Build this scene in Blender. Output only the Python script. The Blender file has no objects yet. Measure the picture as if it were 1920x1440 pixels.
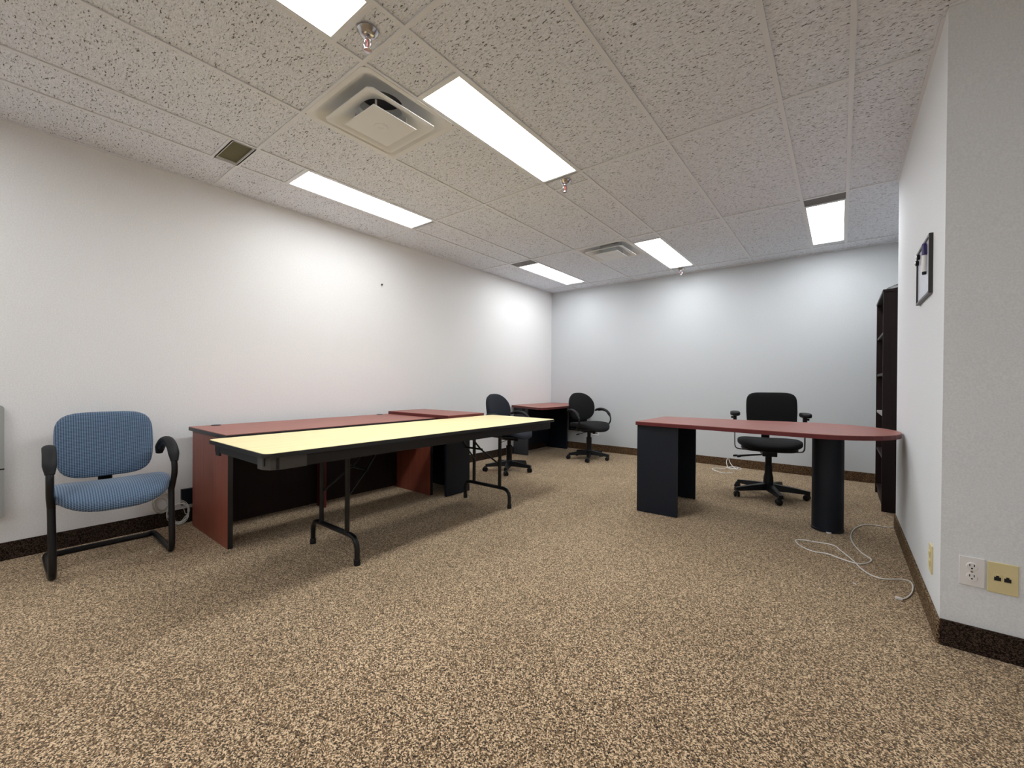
import bpy, bmesh, math, random
from mathutils import Vector, Matrix
random.seed(4)
SC = bpy.context.scene
COL = SC.collection
PI = math.pi
R = math.radians
CEIL = 2.5625

# ------------------------------------------------------------------ materials
def mat(name, col, rough=.6, metal=0., spec=.5):
    m = bpy.data.materials.new(name); m.use_nodes = True
    b = m.node_tree.nodes['Principled BSDF']
    b.inputs['Base Color'].default_value = (*col, 1); b.inputs['Roughness'].default_value = rough
    b.inputs['Metallic'].default_value = metal; b.inputs['Specular IOR Level'].default_value = spec
    return m
def N(m, t, **kw):
    n = m.node_tree.nodes.new(t)
    for k, v in kw.items():
        if k.startswith('i_'): n.inputs[k[2:].replace('_', ' ')].default_value = v
        else: setattr(n, k, v)
    return n
def K(m, a, ao, b, bi): m.node_tree.links.new(a.outputs[ao], b.inputs[bi])
def bsdf(m): return m.node_tree.nodes['Principled BSDF']
def ramp(m, src, out, stops, interp='LINEAR'):
    r = N(m, 'ShaderNodeValToRGB'); cr = r.color_ramp; cr.interpolation = interp
    while len(cr.elements) < len(stops): cr.elements.new(.5)
    for e, (p, c) in zip(cr.elements, stops): e.position = p; e.color = (*c, 1)
    K(m, src, out, r, 'Fac'); return r
def coords(m, scale=(1, 1, 1), kind='Object', rot=(0, 0, 0)):
    t = N(m, 'ShaderNodeTexCoord'); mp = N(m, 'ShaderNodeMapping')
    mp.inputs['Scale'].default_value = scale; mp.inputs['Rotation'].default_value = rot
    K(m, t, kind, mp, 'Vector'); return mp
def bump(m, src, out, strength=.3, dist=.002):
    b = N(m, 'ShaderNodeBump'); b.inputs['Strength'].default_value = strength; b.inputs['Distance'].default_value = dist
    K(m, src, out, b, 'Height'); K(m, b, 'Normal', bsdf(m), 'Normal'); return b

def wall_mat(name, col):
    m = mat(name, col, .75, spec=.25)
    c = coords(m, (1, 1, 1)); n = N(m, 'ShaderNodeTexNoise', i_Scale=160., i_Detail=3.)
    K(m, c, 'Vector', n, 'Vector')
    r = ramp(m, n, 'Fac', [(.3, tuple(x*.93 for x in col)), (.7, tuple(min(1, x*1.05) for x in col))])
    K(m, r, 'Color', bsdf(m), 'Base Color'); bump(m, n, 'Fac', .25, .002); return m
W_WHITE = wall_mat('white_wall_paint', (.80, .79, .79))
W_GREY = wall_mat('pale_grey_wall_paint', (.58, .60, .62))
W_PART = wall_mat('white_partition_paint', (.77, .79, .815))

def carpet_mat(name, dark, mid, light, big=True):
    m = mat(name, mid, .95, spec=.05)
    c = coords(m, (1, 1, 1))
    d = N(m, 'ShaderNodeTexNoise', i_Scale=230., i_Detail=2.); K(m, c, 'Vector', d, 'Vector')
    mx0 = N(m, 'ShaderNodeMix', data_type='RGBA'); mx0.inputs[0].default_value = .006
    K(m, c, 'Vector', mx0, 6); K(m, d, 'Color', mx0, 7)
    v = N(m, 'ShaderNodeTexVoronoi', i_Scale=265.); m.node_tree.links.new(mx0.outputs[2], v.inputs['Vector'])
    n = N(m, 'ShaderNodeTexNoise', i_Scale=290., i_Detail=2., i_Roughness=.6); K(m, c, 'Vector', n, 'Vector')
    sp = N(m, 'ShaderNodeSeparateColor'); K(m, v, 'Color', sp, 'Color')
    ad = N(m, 'ShaderNodeMath', operation='MULTIPLY_ADD'); ad.inputs[1].default_value = .62
    K(m, sp, 'Red', ad, 0)
    mu = N(m, 'ShaderNodeMath', operation='MULTIPLY'); mu.inputs[1].default_value = .42; K(m, n, 'Fac', mu, 0); K(m, mu, 'Value', ad, 2)
    r = ramp(m, ad, 'Value', [(.30, dark), (.48, mid), (.56, mid), (.72, light)])
    if big:
        n2 = N(m, 'ShaderNodeTexNoise', i_Scale=1.7, i_Detail=3.); K(m, c, 'Vector', n2, 'Vector')
        r2 = ramp(m, n2, 'Fac', [(.3, (.84, .82, .80)), (.7, (1, 1, 1))])
        mx = N(m, 'ShaderNodeMix', data_type='RGBA', blend_type='MULTIPLY'); mx.inputs[0].default_value = 1
        K(m, r, 'Color', mx, 6); K(m, r2, 'Color', mx, 7)
        m.node_tree.links.new(mx.outputs[2], bsdf(m).inputs['Base Color'])
    else: K(m, r, 'Color', bsdf(m), 'Base Color')
    bump(m, ad, 'Value', 1., .007); return m
CARPET = carpet_mat('speckled_brown_carpet', (.012, .006, .003), (.265, .162, .086), (.92, .70, .46))
bsdf(CARPET).inputs['Sheen Roughness'].default_value = .45; bsdf(CARPET).inputs['Sheen Weight'].default_value = .4; bsdf(CARPET).inputs['Sheen Tint'].default_value = (1, .85, .65, 1)
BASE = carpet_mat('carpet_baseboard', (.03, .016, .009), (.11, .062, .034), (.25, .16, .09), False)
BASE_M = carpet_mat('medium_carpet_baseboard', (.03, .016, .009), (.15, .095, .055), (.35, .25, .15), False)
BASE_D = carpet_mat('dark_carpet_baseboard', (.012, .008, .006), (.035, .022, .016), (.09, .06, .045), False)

def tile_mat():
    m = mat('fissured_ceiling_tile', (.6, .57, .53), .9, spec=.1)
    c = coords(m, (.42, 1.1, 1), rot=(0, 0, .2))
    wn = N(m, 'ShaderNodeTexNoise', i_Scale=22., i_Detail=2.)
    K(m, c, 'Vector', wn, 'Vector')
    mx = N(m, 'ShaderNodeMix', data_type='RGBA'); mx.inputs[0].default_value = .018
    K(m, c, 'Vector', mx, 6); K(m, wn, 'Color', mx, 7)
    n = N(m, 'ShaderNodeTexNoise', i_Scale=125., i_Detail=3., i_Roughness=.6)
    m.node_tree.links.new(mx.outputs[2], n.inputs['Vector'])
    n2 = N(m, 'ShaderNodeTexNoise', i_Scale=210., i_Detail=3.); K(m, c, 'Vector', n2, 'Vector')
    a = ramp(m, n, 'Fac', [(.345, (.0, .0, .0)), (.395, (1, 1, 1))])
    base = ramp(m, n2, 'Fac', [(.3, (.64, .67, .72)), (.6, (.86, .89, .95))])
    mm = N(m, 'ShaderNodeMix', data_type='RGBA', blend_type='MIX')
    K(m, a, 'Color', mm, 0); mm.inputs[6].default_value = (.17, .165, .155, 1); K(m, base, 'Color', mm, 7)
    m.node_tree.links.new(mm.outputs[2], bsdf(m).inputs['Base Color'])
    b1 = N(m, 'ShaderNodeBump'); b1.inputs['Strength'].default_value = .8; b1.inputs['Distance'].default_value = .003
    K(m, a, 'Color', b1, 'Height')
    b2 = N(m, 'ShaderNodeBump'); b2.inputs['Strength'].default_value = .4; b2.inputs['Distance'].default_value = .002
    K(m, n2, 'Fac', b2, 'Height'); K(m, b1, 'Normal', b2, 'Normal'); K(m, b2, 'Normal', bsdf(m), 'Normal')
    return m
TILE = tile_mat()
TBAR = mat('white_grid_bar', (.77, .79, .82), .5)
METAL_W = mat('white_painted_metal', (.78, .79, .79), .5)
DUCT = mat('dark_duct', (.05, .05, .055), .7)
FILLER = mat('dark_grey_filler_plate', (.16, .15, .145), .7)
LENS = bpy.data.materials.new('lit_prismatic_lens'); LENS.use_nodes = True
LENS.node_tree.nodes.clear()
_e = N(LENS, 'ShaderNodeEmission'); _o = N(LENS, 'ShaderNodeOutputMaterial')
_e.inputs['Color'].default_value = (.95, .985, 1, 1); _e.inputs['Strength'].default_value = 18.
K(LENS, _e, 'Emission', _o, 'Surface')
def lens_mat(strength):
    m = LENS.copy(); m.name = 'lit_prismatic_lens_%g' % strength
    for n in m.node_tree.nodes:
        if n.type == 'EMISSION': n.inputs['Strength'].default_value = strength
    return m

def wood_mat(name, a, b, rough=.38, axis='y', sc=1.):
    m = mat(name, a, rough)
    s = {'y': (60*sc, 2.2*sc, 60*sc), 'x': (2.2*sc, 60*sc, 60*sc), 'z': (60*sc, 60*sc, 2.2*sc)}[axis]
    c = coords(m, s); n = N(m, 'ShaderNodeTexNoise', i_Scale=1., i_Detail=5., i_Roughness=.6, i_Distortion=.6)
    K(m, c, 'Vector', n, 'Vector'); r = ramp(m, n, 'Fac', [(.3, a), (.7, b)])
    K(m, r, 'Color', bsdf(m), 'Base Color'); return m
CHERRY_TOP = wood_mat('cherry_laminate_top', (.26, .085, .062), (.36, .13, .10), .42, 'y')
CHERRY_TOPX = wood_mat('cherry_laminate_top_crosswise', (.235, .068, .052), (.34, .115, .09), .40, 'x')
CHERRY = wood_mat('cherry_laminate_panel', (.19, .045, .025), (.26, .068, .040), .45, 'z', .6)
CHERRY_EDGE = mat('dark_red_edge_band', (.11, .018, .018), .45, spec=.3)
BLACK_EDGE = mat('black_edge_band', (.012, .011, .012), .45)
MAHOG = wood_mat('dark_mahogany_laminate', (.010, .0045, .0045), (.017, .007, .0065), .5, 'z', .6)
bsdf(MAHOG).inputs['Specular IOR Level'].default_value = .25
MAPLE = wood_mat('pale_maple_laminate', (.82, .68, .34), (.90, .77, .43), .45, 'y', .5)
BLACK_LAM = mat('black_laminate', (.004, .007, .014), .5, spec=.35)
BLACK_PL = mat('black_plastic', (.006, .006, .007), .42, spec=.3)
BLACK_RB = mat('black_soft_pad', (.008, .008, .009), .6, spec=.3)
BLACK_MT = mat('black_enamelled_steel', (.006, .006, .007), .28, spec=.4)
APRON = mat('dark_brown_steel_rail', (.018, .016, .015), .45, spec=.3)
LIT_BLACK_LAM = mat('lit_black_laminate', (.035, .037, .045), .5)  # black panel lit from above: the light is put into a lighter grey
CHROME = mat('chrome', (.55, .54, .54), .2, 1.)
GLASS_RED = mat('red_glass_bulb', (.25, .01, .01), .2)
CORD = mat('white_cord', (.80, .78, .75), .5)
CORD_G = mat('beige_grey_cord', (.50, .47, .40), .5)
IVORY = mat('ivory_plastic', (.72, .62, .34), .45)
PLATE_W = mat('white_plastic', (.80, .78, .77), .4)
HOLE = mat('dark_slot', (.01, .01, .01), .7)
PANEL_G = mat('grey_metal_box', (.33, .335, .32), .5)
BOARD = mat('dry_erase_surface', (.62, .63, .72), .25)
BRONZE = mat('dark_bronze_frame', (.025, .020, .020), .4)
PURPLE = mat('purple_plastic', (.035, .02, .12), .4)
VENTM = mat('olive_filter_grille', (.11, .10, .045), .8)
_c = coords(VENTM, (1, 1, 1)); _w = N(VENTM, 'ShaderNodeTexWave', i_Scale=70., i_Distortion=1.5, wave_type='BANDS', bands_direction='X')
K(VENTM, _c, 'Vector', _w, 'Vector'); _r = ramp(VENTM, _w, 'Fac', [(.2, (.07, .065, .025)), (.8, (.19, .175, .085))]); K(VENTM, _r, 'Color', bsdf(VENTM), 'Base Color')

def fabric(name, a, b, weave=True, scale=1.):
    m = mat(name, a, .9, spec=.2)
    bsdf(m).inputs['Sheen Weight'].default_value = .25 if weave else .03
    t = N(m, 'ShaderNodeTexCoord'); s = N(m, 'ShaderNodeSeparateXYZ'); K(m, t, 'Object', s, 'Vector')
    if weave:
        xz = N(m, 'ShaderNodeMath', operation='SUBTRACT'); K(m, s, 'X', xz, 0); K(m, s, 'Z', xz, 1)
        p = N(m, 'ShaderNodeMath', operation='ADD'); K(m, xz, 'Value', p, 0); K(m, s, 'Y', p, 1)
        q = N(m, 'ShaderNodeMath', operation='SUBTRACT'); K(m, xz, 'Value', q, 0); K(m, s, 'Y', q, 1)
        f = 2*PI/.021*scale; ss = []
        for w in (p, q):
            mu = N(m, 'ShaderNodeMath', operation='MULTIPLY'); mu.inputs[1].default_value = f; K(m, w, 'Value', mu, 0)
            sn = N(m, 'ShaderNodeMath', operation='SINE'); K(m, mu, 'Value', sn, 0); ss.append(sn)
        pr = N(m, 'ShaderNodeMath', operation='MULTIPLY'); K(m, ss[0], 'Value', pr, 0); K(m, ss[1], 'Value', pr, 1)
        md = N(m, 'ShaderNodeMath', operation='MULTIPLY_ADD'); md.inputs[1].default_value = .5; md.inputs[2].default_value = .5; K(m, pr, 'Value', md, 0)
        src, out = md, 'Value'
    else:
        n = N(m, 'ShaderNodeTexNoise', i_Scale=350.); K(m, t, 'Object', n, 'Vector'); src, out = n, 'Fac'
    r = ramp(m, src, out, [(.25, a), (.75, b)]); K(m, r, 'Color', bsdf(m), 'Base Color'); bump(m, src, out, .3, .001)
    return m
BLUE = fabric('blue_woven_fabric', (.028, .050, .088), (.15, .215, .31))
BLACKF = fabric('black_fabric', (.006, .006, .0065), (.011, .011, .012), False)
LIT_BLACKF = fabric('lit_black_fabric', (.012, .014, .020), (.024, .028, .038), False)  # same black fabric, its bluish lit look put into the colour

# ------------------------------------------------------------------ object helpers
def link(name, me, m, parent=None):
    o = bpy.data.objects.new(name, me); COL.objects.link(o)
    if m is not None: me.materials.append(m)
    if parent is not None: o.parent = parent
    return o
def fin(bm, name, m, parent=None, smooth=None, loc=None):
    bmesh.ops.recalc_face_normals(bm, faces=bm.faces)
    me = bpy.data.meshes.new(name); bm.to_mesh(me); bm.free()
    if smooth:
        for p in me.polygons: p.use_smooth = True
    o = link(name, me, m, parent)
    if smooth and smooth is not True:
        md = o.modifiers.new('edge', 'EDGE_SPLIT'); md.split_angle = R(smooth)
    if loc: o.location = loc
    return o
def box(bm, x0, y0, z0, x1, y1, z1, bev=0.):
    r = bmesh.ops.create_cube(bm, size=1)['verts']
    for v in r: v.co = Vector((x0+(v.co.x+.5)*(x1-x0), y0+(v.co.y+.5)*(y1-y0), z0+(v.co.z+.5)*(z1-z0)))
    if bev:
        es = list({e for v in r for e in v.link_edges})
        bmesh.ops.bevel(bm, geom=es, offset=bev, segments=2, profile=.5, affect='EDGES')
def bx(name, a, b, m, parent=None, bev=.002):
    bm = bmesh.new(); box(bm, a[0], a[1], a[2], b[0], b[1], b[2], bev); return fin(bm, name, m, parent)
def smooth_path(pts, n=6, closed=False):
    P = [Vector(p) for p in pts]; out = []; L = len(P)
    rng = L if closed else L-1
    for i in range(rng):
        p0 = P[(i-1) % L] if closed or i > 0 else P[0]*2-P[1]
        p1 = P[i]; p2 = P[(i+1) % L]
        p3 = P[(i+2) % L] if closed or i+2 < L else P[-1]*2-P[-2]
        for k in range(n):
            t = k/n
            out.append(.5*((2*p1)+(p2-p0)*t+(2*p0-5*p1+4*p2-p3)*t*t+(3*p1-p0-3*p2+p3)*t**3))
    if not closed: out.append(P[-1])
    return out
def tube(bm, pts, r, seg=12, closed=False, flat=1., caps=True, up=None):
    """sweep an (optionally flattened) circle; r may be a list"""
    P = [Vector(p) for p in pts]; n = len(P)
    rs = r if isinstance(r, (list, tuple)) else [r]*n
    rings = []; nrm = None
    for i, p in enumerate(P):
        if closed: t = (P[(i+1) % n]-P[i-1])
        else: t = P[min(i+1, n-1)]-P[max(i-1, 0)]
        t.normalize()
        if nrm is None:
            a = Vector(up) if up else (Vector((0, 0, 1)) if abs(t.z) < .9 else Vector((1, 0, 0)))
            nrm = (a-t*a.dot(t)).normalized()
        else: nrm = (nrm-t*nrm.dot(t)).normalized()
        b = t.cross(nrm)
        rings.append([bm.verts.new(p+nrm*math.cos(2*PI*k/seg)*rs[i]*flat+b*math.sin(2*PI*k/seg)*rs[i]) for k in range(seg)])
    m = n if closed else n-1
    for i in range(m):
        A, B = rings[i], rings[(i+1) % n]
        for k in range(seg): bm.faces.new((A[k], A[(k+1) % seg], B[(k+1) % seg], B[k]))
    if not closed and caps: bm.faces.new(rings[0][::-1]); bm.faces.new(rings[-1])
def tb(name, pts, r, m, parent=None, seg=12, closed=False, n=6, flat=1., raw=False, up=None):
    bm = bmesh.new(); tube(bm, pts if raw else smooth_path(pts, n, closed), r, seg, closed, flat, up=up)
    return fin(bm, name, m, parent, smooth=50)
def lathe(bm, prof, c=(0, 0, 0), seg=28, axis='z'):
    rings = []
    for r_, z_ in prof:
        ring = []
        for k in range(seg):
            a = 2*PI*k/seg; p = Vector((r_*math.cos(a), r_*math.sin(a), z_))
            if axis == 'y': p = Vector((p.x, p.z, p.y))
            if axis == 'x': p = Vector((p.z, p.x, p.y))
            ring.append(bm.verts.new(Vector(c)+p))
        rings.append(ring)
    for A, B in zip(rings, rings[1:]):
        for k in range(seg): bm.faces.new((A[k], A[(k+1) % seg], B[(k+1) % seg], B[k]))
    bm.faces.new(rings[0][::-1]); bm.faces.new(rings[-1])
def lt(name, prof, m, parent=None, c=(0, 0, 0), seg=28, axis='z', smooth=35):
    bm = bmesh.new(); lathe(bm, prof, c, seg, axis); return fin(bm, name, m, parent, smooth=smooth)
def prism(bm, poly, z0, z1, bev=0.):
    A = [bm.verts.new((x, y, z0)) for x, y in poly]; B = [bm.verts.new((x, y, z1)) for x, y in poly]
    n = len(poly); fs = [bm.faces.new(A[::-1]), bm.faces.new(B)]
    for i in range(n): fs.append(bm.faces.new((A[i], A[(i+1) % n], B[(i+1) % n], B[i])))
    if bev:
        es = list(fs[0].edges)+list(fs[1].edges)
        bmesh.ops.bevel(bm, geom=es, offset=bev, segments=2, profile=.5, affect='EDGES')
def pr(name, poly, z0, z1, m, parent=None, bev=0., smooth=None):
    bm = bmesh.new(); prism(bm, poly, z0, z1, bev); return fin(bm, name, m, parent, smooth)
def rrect(x0, y0, x1, y1, r, n=5):
    out = []
    for cx, cy, a0 in ((x1-r, y1-r, 0), (x0+r, y1-r, 90), (x0+r, y0+r, 180), (x1-r, y0+r, 270)):
        for k in range(n+1):
            a = R(a0+90*k/n); out.append((cx+r*math.cos(a), cy+r*math.sin(a)))
    return out
def cushion(name, hx, hy, th, f, m, parent, e=3.2, rings=10, seg=56, edge=.45, botf=1.):
    """soft pad: superellipse outline hx*hy, thickness th, mapped to 3D by f(u,v,w)"""
    bm = bmesh.new(); layers = []
    prof = []
    for k in range(rings+1):
        s = k/rings; a = s*PI/2
        prof.append((1-edge*(1-math.sin(a)) if False else math.sin(a)**.5 if k else 0, math.cos(a)**.55))
    def pt(s, h, k):
        a = 2*PI*k/seg; c, sn = math.cos(a), math.sin(a)
        rr = (abs(c)**e+abs(sn)**e)**(-1/e)
        return Vector(f(hx*rr*c*s, hy*rr*sn*s, h))
    top = bm.verts.new(f(0, 0, th/2)); bot = bm.verts.new(f(0, 0, -th/2*botf))
    up = []; dn = []
    for s, h in prof[1:-1]:
        up.append([bm.verts.new(pt(s, h*th/2, k)) for k in range(seg)])
        dn.append([bm.verts.new(pt(s, -h*th/2*botf, k)) for k in range(seg)])
    rim = [bm.verts.new(pt(1, 0, k)) for k in range(seg)]
    for k in range(seg):
        j = (k+1) % seg
        bm.faces.new((top, up[0][k], up[0][j])); bm.faces.new((bot, dn[0][j], dn[0][k]))
        for A, B in zip(up, up[1:]+[rim]): bm.faces.new((A[k], B[k], B[j], A[j]))
        for A, B in zip(dn, dn[1:]+[rim]): bm.faces.new((A[j], B[j], B[k], A[k]))
    return fin(bm, name, m, parent, smooth=True)
def thing(name, label, cat, loc=(0, 0, 0), rotz=0., group=None):
    o = bpy.data.objects.new(name, None); COL.objects.link(o); o.empty_display_size = .1
    o.location = loc; o.rotation_euler = (0, 0, rotz); o['label'] = label; o['category'] = cat
    if group: o['group'] = group
    return o
def tag(o, label, cat, group=None):
    o['label'] = label; o['category'] = cat
    if group: o['group'] = group
    return o
def struct(o): o['kind'] = 'structure'; return o
def dup(root, loc, rotz, label, group=None):
    r = root.copy(); COL.objects.link(r); r.location = loc; r.rotation_euler = (0, 0, rotz); r['label'] = label
    if group: r['group'] = group
    for ch in list(root.children):
        c = ch.copy(); COL.objects.link(c); c.parent = r
        for g in list(ch.children):
            d = g.copy(); COL.objects.link(d); d.parent = c
    return r

# ------------------------------------------------------------------ room shell
XL, XR, YB, Y1, Y2, XA = -3.838, .325, 5.95, 2.439, 4.19, .62
XE, YE = 2.7, -3.4
T = .12
struct(bx('floor', (XL-T, YE-T, -.1), (XE+T, YB+T, 0), CARPET, bev=0))
struct(bx('wall_left', (XL-T, YE-T, 0), (XL, YB+T, CEIL+.3), W_WHITE, bev=0))
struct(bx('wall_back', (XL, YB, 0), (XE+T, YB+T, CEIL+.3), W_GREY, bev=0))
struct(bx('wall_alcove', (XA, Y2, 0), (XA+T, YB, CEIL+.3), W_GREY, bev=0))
bm = bmesh.new()   # projecting wall block with its two visible faces
box(bm, XR, Y1, 0, XE, Y2, CEIL+.3, 0)
for v in bm.verts:
    if v.co.z > 1 and v.co.y < Y1+.01: v.co.y -= .055*v.co.z/CEIL   # the old wall leans a little
struct(fin(bm, 'wall_right', W_PART))
struct(bx('wall_far_right', (XE, YE-T, 0), (XE+T, Y2, CEIL+.3), W_WHITE, bev=0))
struct(bx('wall_rear', (XL, YE-T, 0), (XE, YE, CEIL+.3), W_WHITE, bev=0))
def baseb(name, a, b, m, h=.105):
    struct(bx(name, (a[0], a[1], 0), (b[0], b[1], h), m, bev=.003))
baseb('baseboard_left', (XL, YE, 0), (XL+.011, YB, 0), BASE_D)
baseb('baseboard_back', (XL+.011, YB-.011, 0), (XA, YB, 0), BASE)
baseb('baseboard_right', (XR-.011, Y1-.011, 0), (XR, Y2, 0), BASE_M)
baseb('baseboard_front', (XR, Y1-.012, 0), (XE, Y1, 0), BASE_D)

# ceiling: grid of bars and tiles with openings
r1 = 1.1186; P5 = 1.524
rows = [r1+P5*k for k in range(-3, 4)]           # -3.45 .. 5.69
r2, r3, r4 = r1+P5, r1+2*P5, r1+3*P5
cols = [XL, -3.338, -2.996, -2.392, -1.784, -1.471, -.866, -.266, .029, .639, 1.249, 1.554, 2.164, XE]
extra = {
 10: [(-1.93, 'light'), (-.70, 'tile')],  # column index -> list of (y, kind of the stretch that starts there)
 1: [(-1.60, 'light'), (-.42, 'tile'), (.970, 'vent'), (r1, 'tile'), (1.44, 'light'), (2.63, 'tile'), (r3, 'dark'), (4.345, 'light'), (5.575, 'tile')],
 3: [(r1, 'diff'), (r1+.61, 'plain'), (r2, 'tile'), (r3, 'diff'), (r3+.61, 'plain')],
 4: [(-3.28, 'light'), (-2.07, 'tile'), (-.25, 'light'), (.967, 'tile'), (1.44, 'light'), (2.63, 'tile'), (2.79, 'tile'), (4.345, 'light'), (5.60, 'tile')],
 7: [(r3, 'dark'), (4.345, 'light'), (5.575, 'tile')]}
bm = bmesh.new(); bb = bmesh.new(); dk = bmesh.new()
openings = {'light': [], 'vent': [], 'diff': []}
hb = .011
def cell(x0, y0, x1, y1, kind):
    if kind in openings: openings[kind].append((x0, y0, x1, y1)); return
    tgt = {'tile': bm, 'dark': dk, 'plain': bm}[kind]
    g = .0015
    box(tgt, x0+g, y0+g, CEIL+.007, x1-g, y1-g, CEIL+.022)
for i in range(len(cols)-1):
    x0, x1 = cols[i], cols[i+1]
    br = [(YE, 'tile')]+[(r, None) for r in rows if YE < r < YB]
    cur = {y: k for y, k in extra.get(i, [])}
    ys = sorted(set([YE]+[r for r in rows if YE < r < YB]+list(cur)+[YB]))
    ys2 = [ys[0]]
    for y in ys[1:]:
        if y-ys2[-1] > .012: ys2.append(y)
        elif y in cur: cur[ys2[-1]] = cur[y]
    kind = 'tile'
    for a, b in zip(ys2, ys2[1:]):
        if a in cur: kind = cur[a]
        elif kind != 'light': kind = 'tile'
        cell(x0, a, x1, b, kind)
        if a > YE and not (kind == 'light' and a not in cur): box(bb, x0+hb, a-hb, CEIL, x1-hb, a+hb, CEIL+.006)
for x in cols[1:-1]: box(bb, x-hb, YE, CEIL, x+hb, YB, CEIL+.006)
for (a, b, c, d) in ((XL, YE, XL+.014, YB), (XL, YB-.014, XE, YB), (XR-.014, Y1, XR, Y2), (XR, Y1-.065, XE, Y1-.045)):
    box(bb, a, b, CEIL-.002, c, d, CEIL+.006)
ceil = struct(fin(bm, 'ceiling', TILE))
struct(fin(bb, 'trim_1', TBAR)); struct(fin(dk, 'trim_2', FILLER))
struct(bx('trim_3', (XL, YE, CEIL+.28), (XE, YB, CEIL+.3), DUCT, bev=0))

# ceiling lights
where = {(1, 0): 'long bright ceiling light panel along left wall, nearest one', }
def ceiling_light(rc, label, lens=LENS):
    x0, y0, x1, y1 = rc
    t = thing('ceiling_light', label, 'ceiling light', ((x0+x1)/2, (y0+y1)/2, CEIL), 0, 'fluorescent ceiling lights')
    hx, hy = (x1-x0)/2-.004, (y1-y0)/2-.004; f = .016
    b = bmesh.new()
    box(b, -hx, -hy, .001, -hx+f, hy, .05); box(b, hx-f, -hy, .001, hx, hy, .05)
    box(b, -hx+f, -hy, .001, hx-f, -hy+f, .05); box(b, -hx+f, hy-f, .001, hx-f, hy, .05)
    box(b, -hx, -hy, .05, hx, hy, .11)
    fin(b, 'housing', METAL_W, t)
    bx('lens', (-hx+f, -hy+f, .012), (hx-f, hy-f, .03), lens, t, bev=0)
labs = {(10, -2): 'added unseen ceiling light behind the camera on the right side of the room',  # added out of view to brighten the near right wall
        (1, -2): 'added unseen ceiling light behind the camera along the left wall',  # added out of view to brighten the near end of the left wall
        (4, -4): 'added unseen ceiling light at the rear of the room behind the camera',  # added out of view as extra light on walls and ceiling
        (1, 1): 'long rectangular ceiling light over the folding table, close to left wall',
        (1, 4): 'small looking ceiling light in the far left corner above the desk',
        (4, -1): 'ceiling light cut off by the top edge of the picture',
        (4, 1): 'largest bright ceiling light beside the near square air diffuser',
        (4, 4): 'ceiling light beside the far air diffuser, near the back wall',
        (7, 4): 'squarish looking ceiling light on the right, above the curved desk'}
# strengths tuned for brightness: the two along the left wall are weaker
power = {(1, 1): 12.5, (1, 4): 14.5, (4, -1): 13, (4, 1): 31, (4, 4): 18, (7, 4): 19, (1, -2): 15, (4, -4): 20, (10, -2): 29}
for rc in openings['light']:
    i = min(range(len(cols)), key=lambda k: abs(cols[k]-rc[0])); j = math.floor(rc[1])
    ceiling_light(rc, labs[(i, j)], lens_mat(power.get((i, j), 20)))

# square air diffusers
def sq_ring(b, prof, seg=40):
    """loft of superellipse rings: (half size, z, exponent)"""
    rings = []
    for h, z, e in prof:
        ring = []
        for k in range(seg):
            a = 2*PI*(k+.5)/seg; c, s = math.cos(a), math.sin(a)
            rr = (abs(c)**e+abs(s)**e)**(-1/e); ring.append(b.verts.new((h*rr*c, h*rr*s, z)))
        rings.append(ring)
    for A, B in zip(rings, rings[1:]):
        for k in range(seg): b.faces.new((A[k], A[(k+1) % seg], B[(k+1) % seg], B[k]))
    return rings
def diffuser(rc, label):
    x0, y0, x1, y1 = rc
    t = thing('air_diffuser', label, 'air diffuser', ((x0+x1)/2, (y0+y1)/2, CEIL), 0, 'square ceiling air diffusers')
    h = (x1-x0)/2-.003
    b = bmesh.new(); sq_ring(b, [(h, .004, 60), (h, -.002, 60), (h-.025, -.002, 60), (h-.04, .010, 30), (h-.085, .045, 8), (.165, .068, 4), (.125, .080, 2), (.11, .2, 2)], 64)
    fin(b, 'frame', METAL_W, t, smooth=35)
    b = bmesh.new(); r = sq_ring(b, [(.152, .13, 2), (.06, .13, 2), (.001, .13, 2)], 32); fin(b, 'duct_opening', DUCT, t)
    b = bmesh.new(); sq_ring(b, [(.222, -.020, 60), (.222, -.024, 60), (.20, -.023, 60), (.17, -.004, 14), (.135, .018, 5), (.115, .040, 2.2), (.12, .040, 2.2), (.145, .020, 5), (.178, -.001, 14), (.21, -.018, 60), (.222, -.020, 60)], 64)
    fin(b, 'middle_cone', METAL_W, t, smooth=35)
    b = bmesh.new(); box(b, -.141, -.141, -.043, .141, .141, -.038, .0015)
    for sx in (-1, 1):
        for sy in (-1, 1): box(b, sx*.10-.004, sy*.10-.004, -.04, sx*.10+.004, sy*.10+.004, .02)
    pl = fin(b, 'centre_plate', METAL_W, t)
    lt('screw_boss', [(.040, -.043), (.038, -.0455), (.014, -.046), (.011, -.044), (.006, -.044)], METAL_W, pl)
for rc in openings['diff']:
    diffuser(rc, 'square white air diffuser with dusty rim, the nearer and larger one' if rc[1] < 3 else 'small looking square air diffuser far off between two ceiling lights')
# return vent
x0, y0, x1, y1 = openings['vent'][0]
t = thing('return_vent', 'small dark olive vent opening set in the ceiling near left wall', 'vent', ((x0+x1)/2, (y0+y1)/2, CEIL))
hx, hy = (x1-x0)/2-.004, (y1-y0)/2-.003
b = bmesh.new(); f = .012
box(b, -hx, -hy, 0, -hx+f, hy, .03); box(b, hx-f, -hy, 0, hx, hy, .03); box(b, -hx, -hy, 0, hx, -hy+f, .03); box(b, -hx, hy-f, 0, hx, hy, .03)
fin(b, 'frame', METAL_W, t)
bx('grille', (-hx+f, -hy+f, .014), (hx-f, hy-f, .02), VENTM, t, 0)

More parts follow.
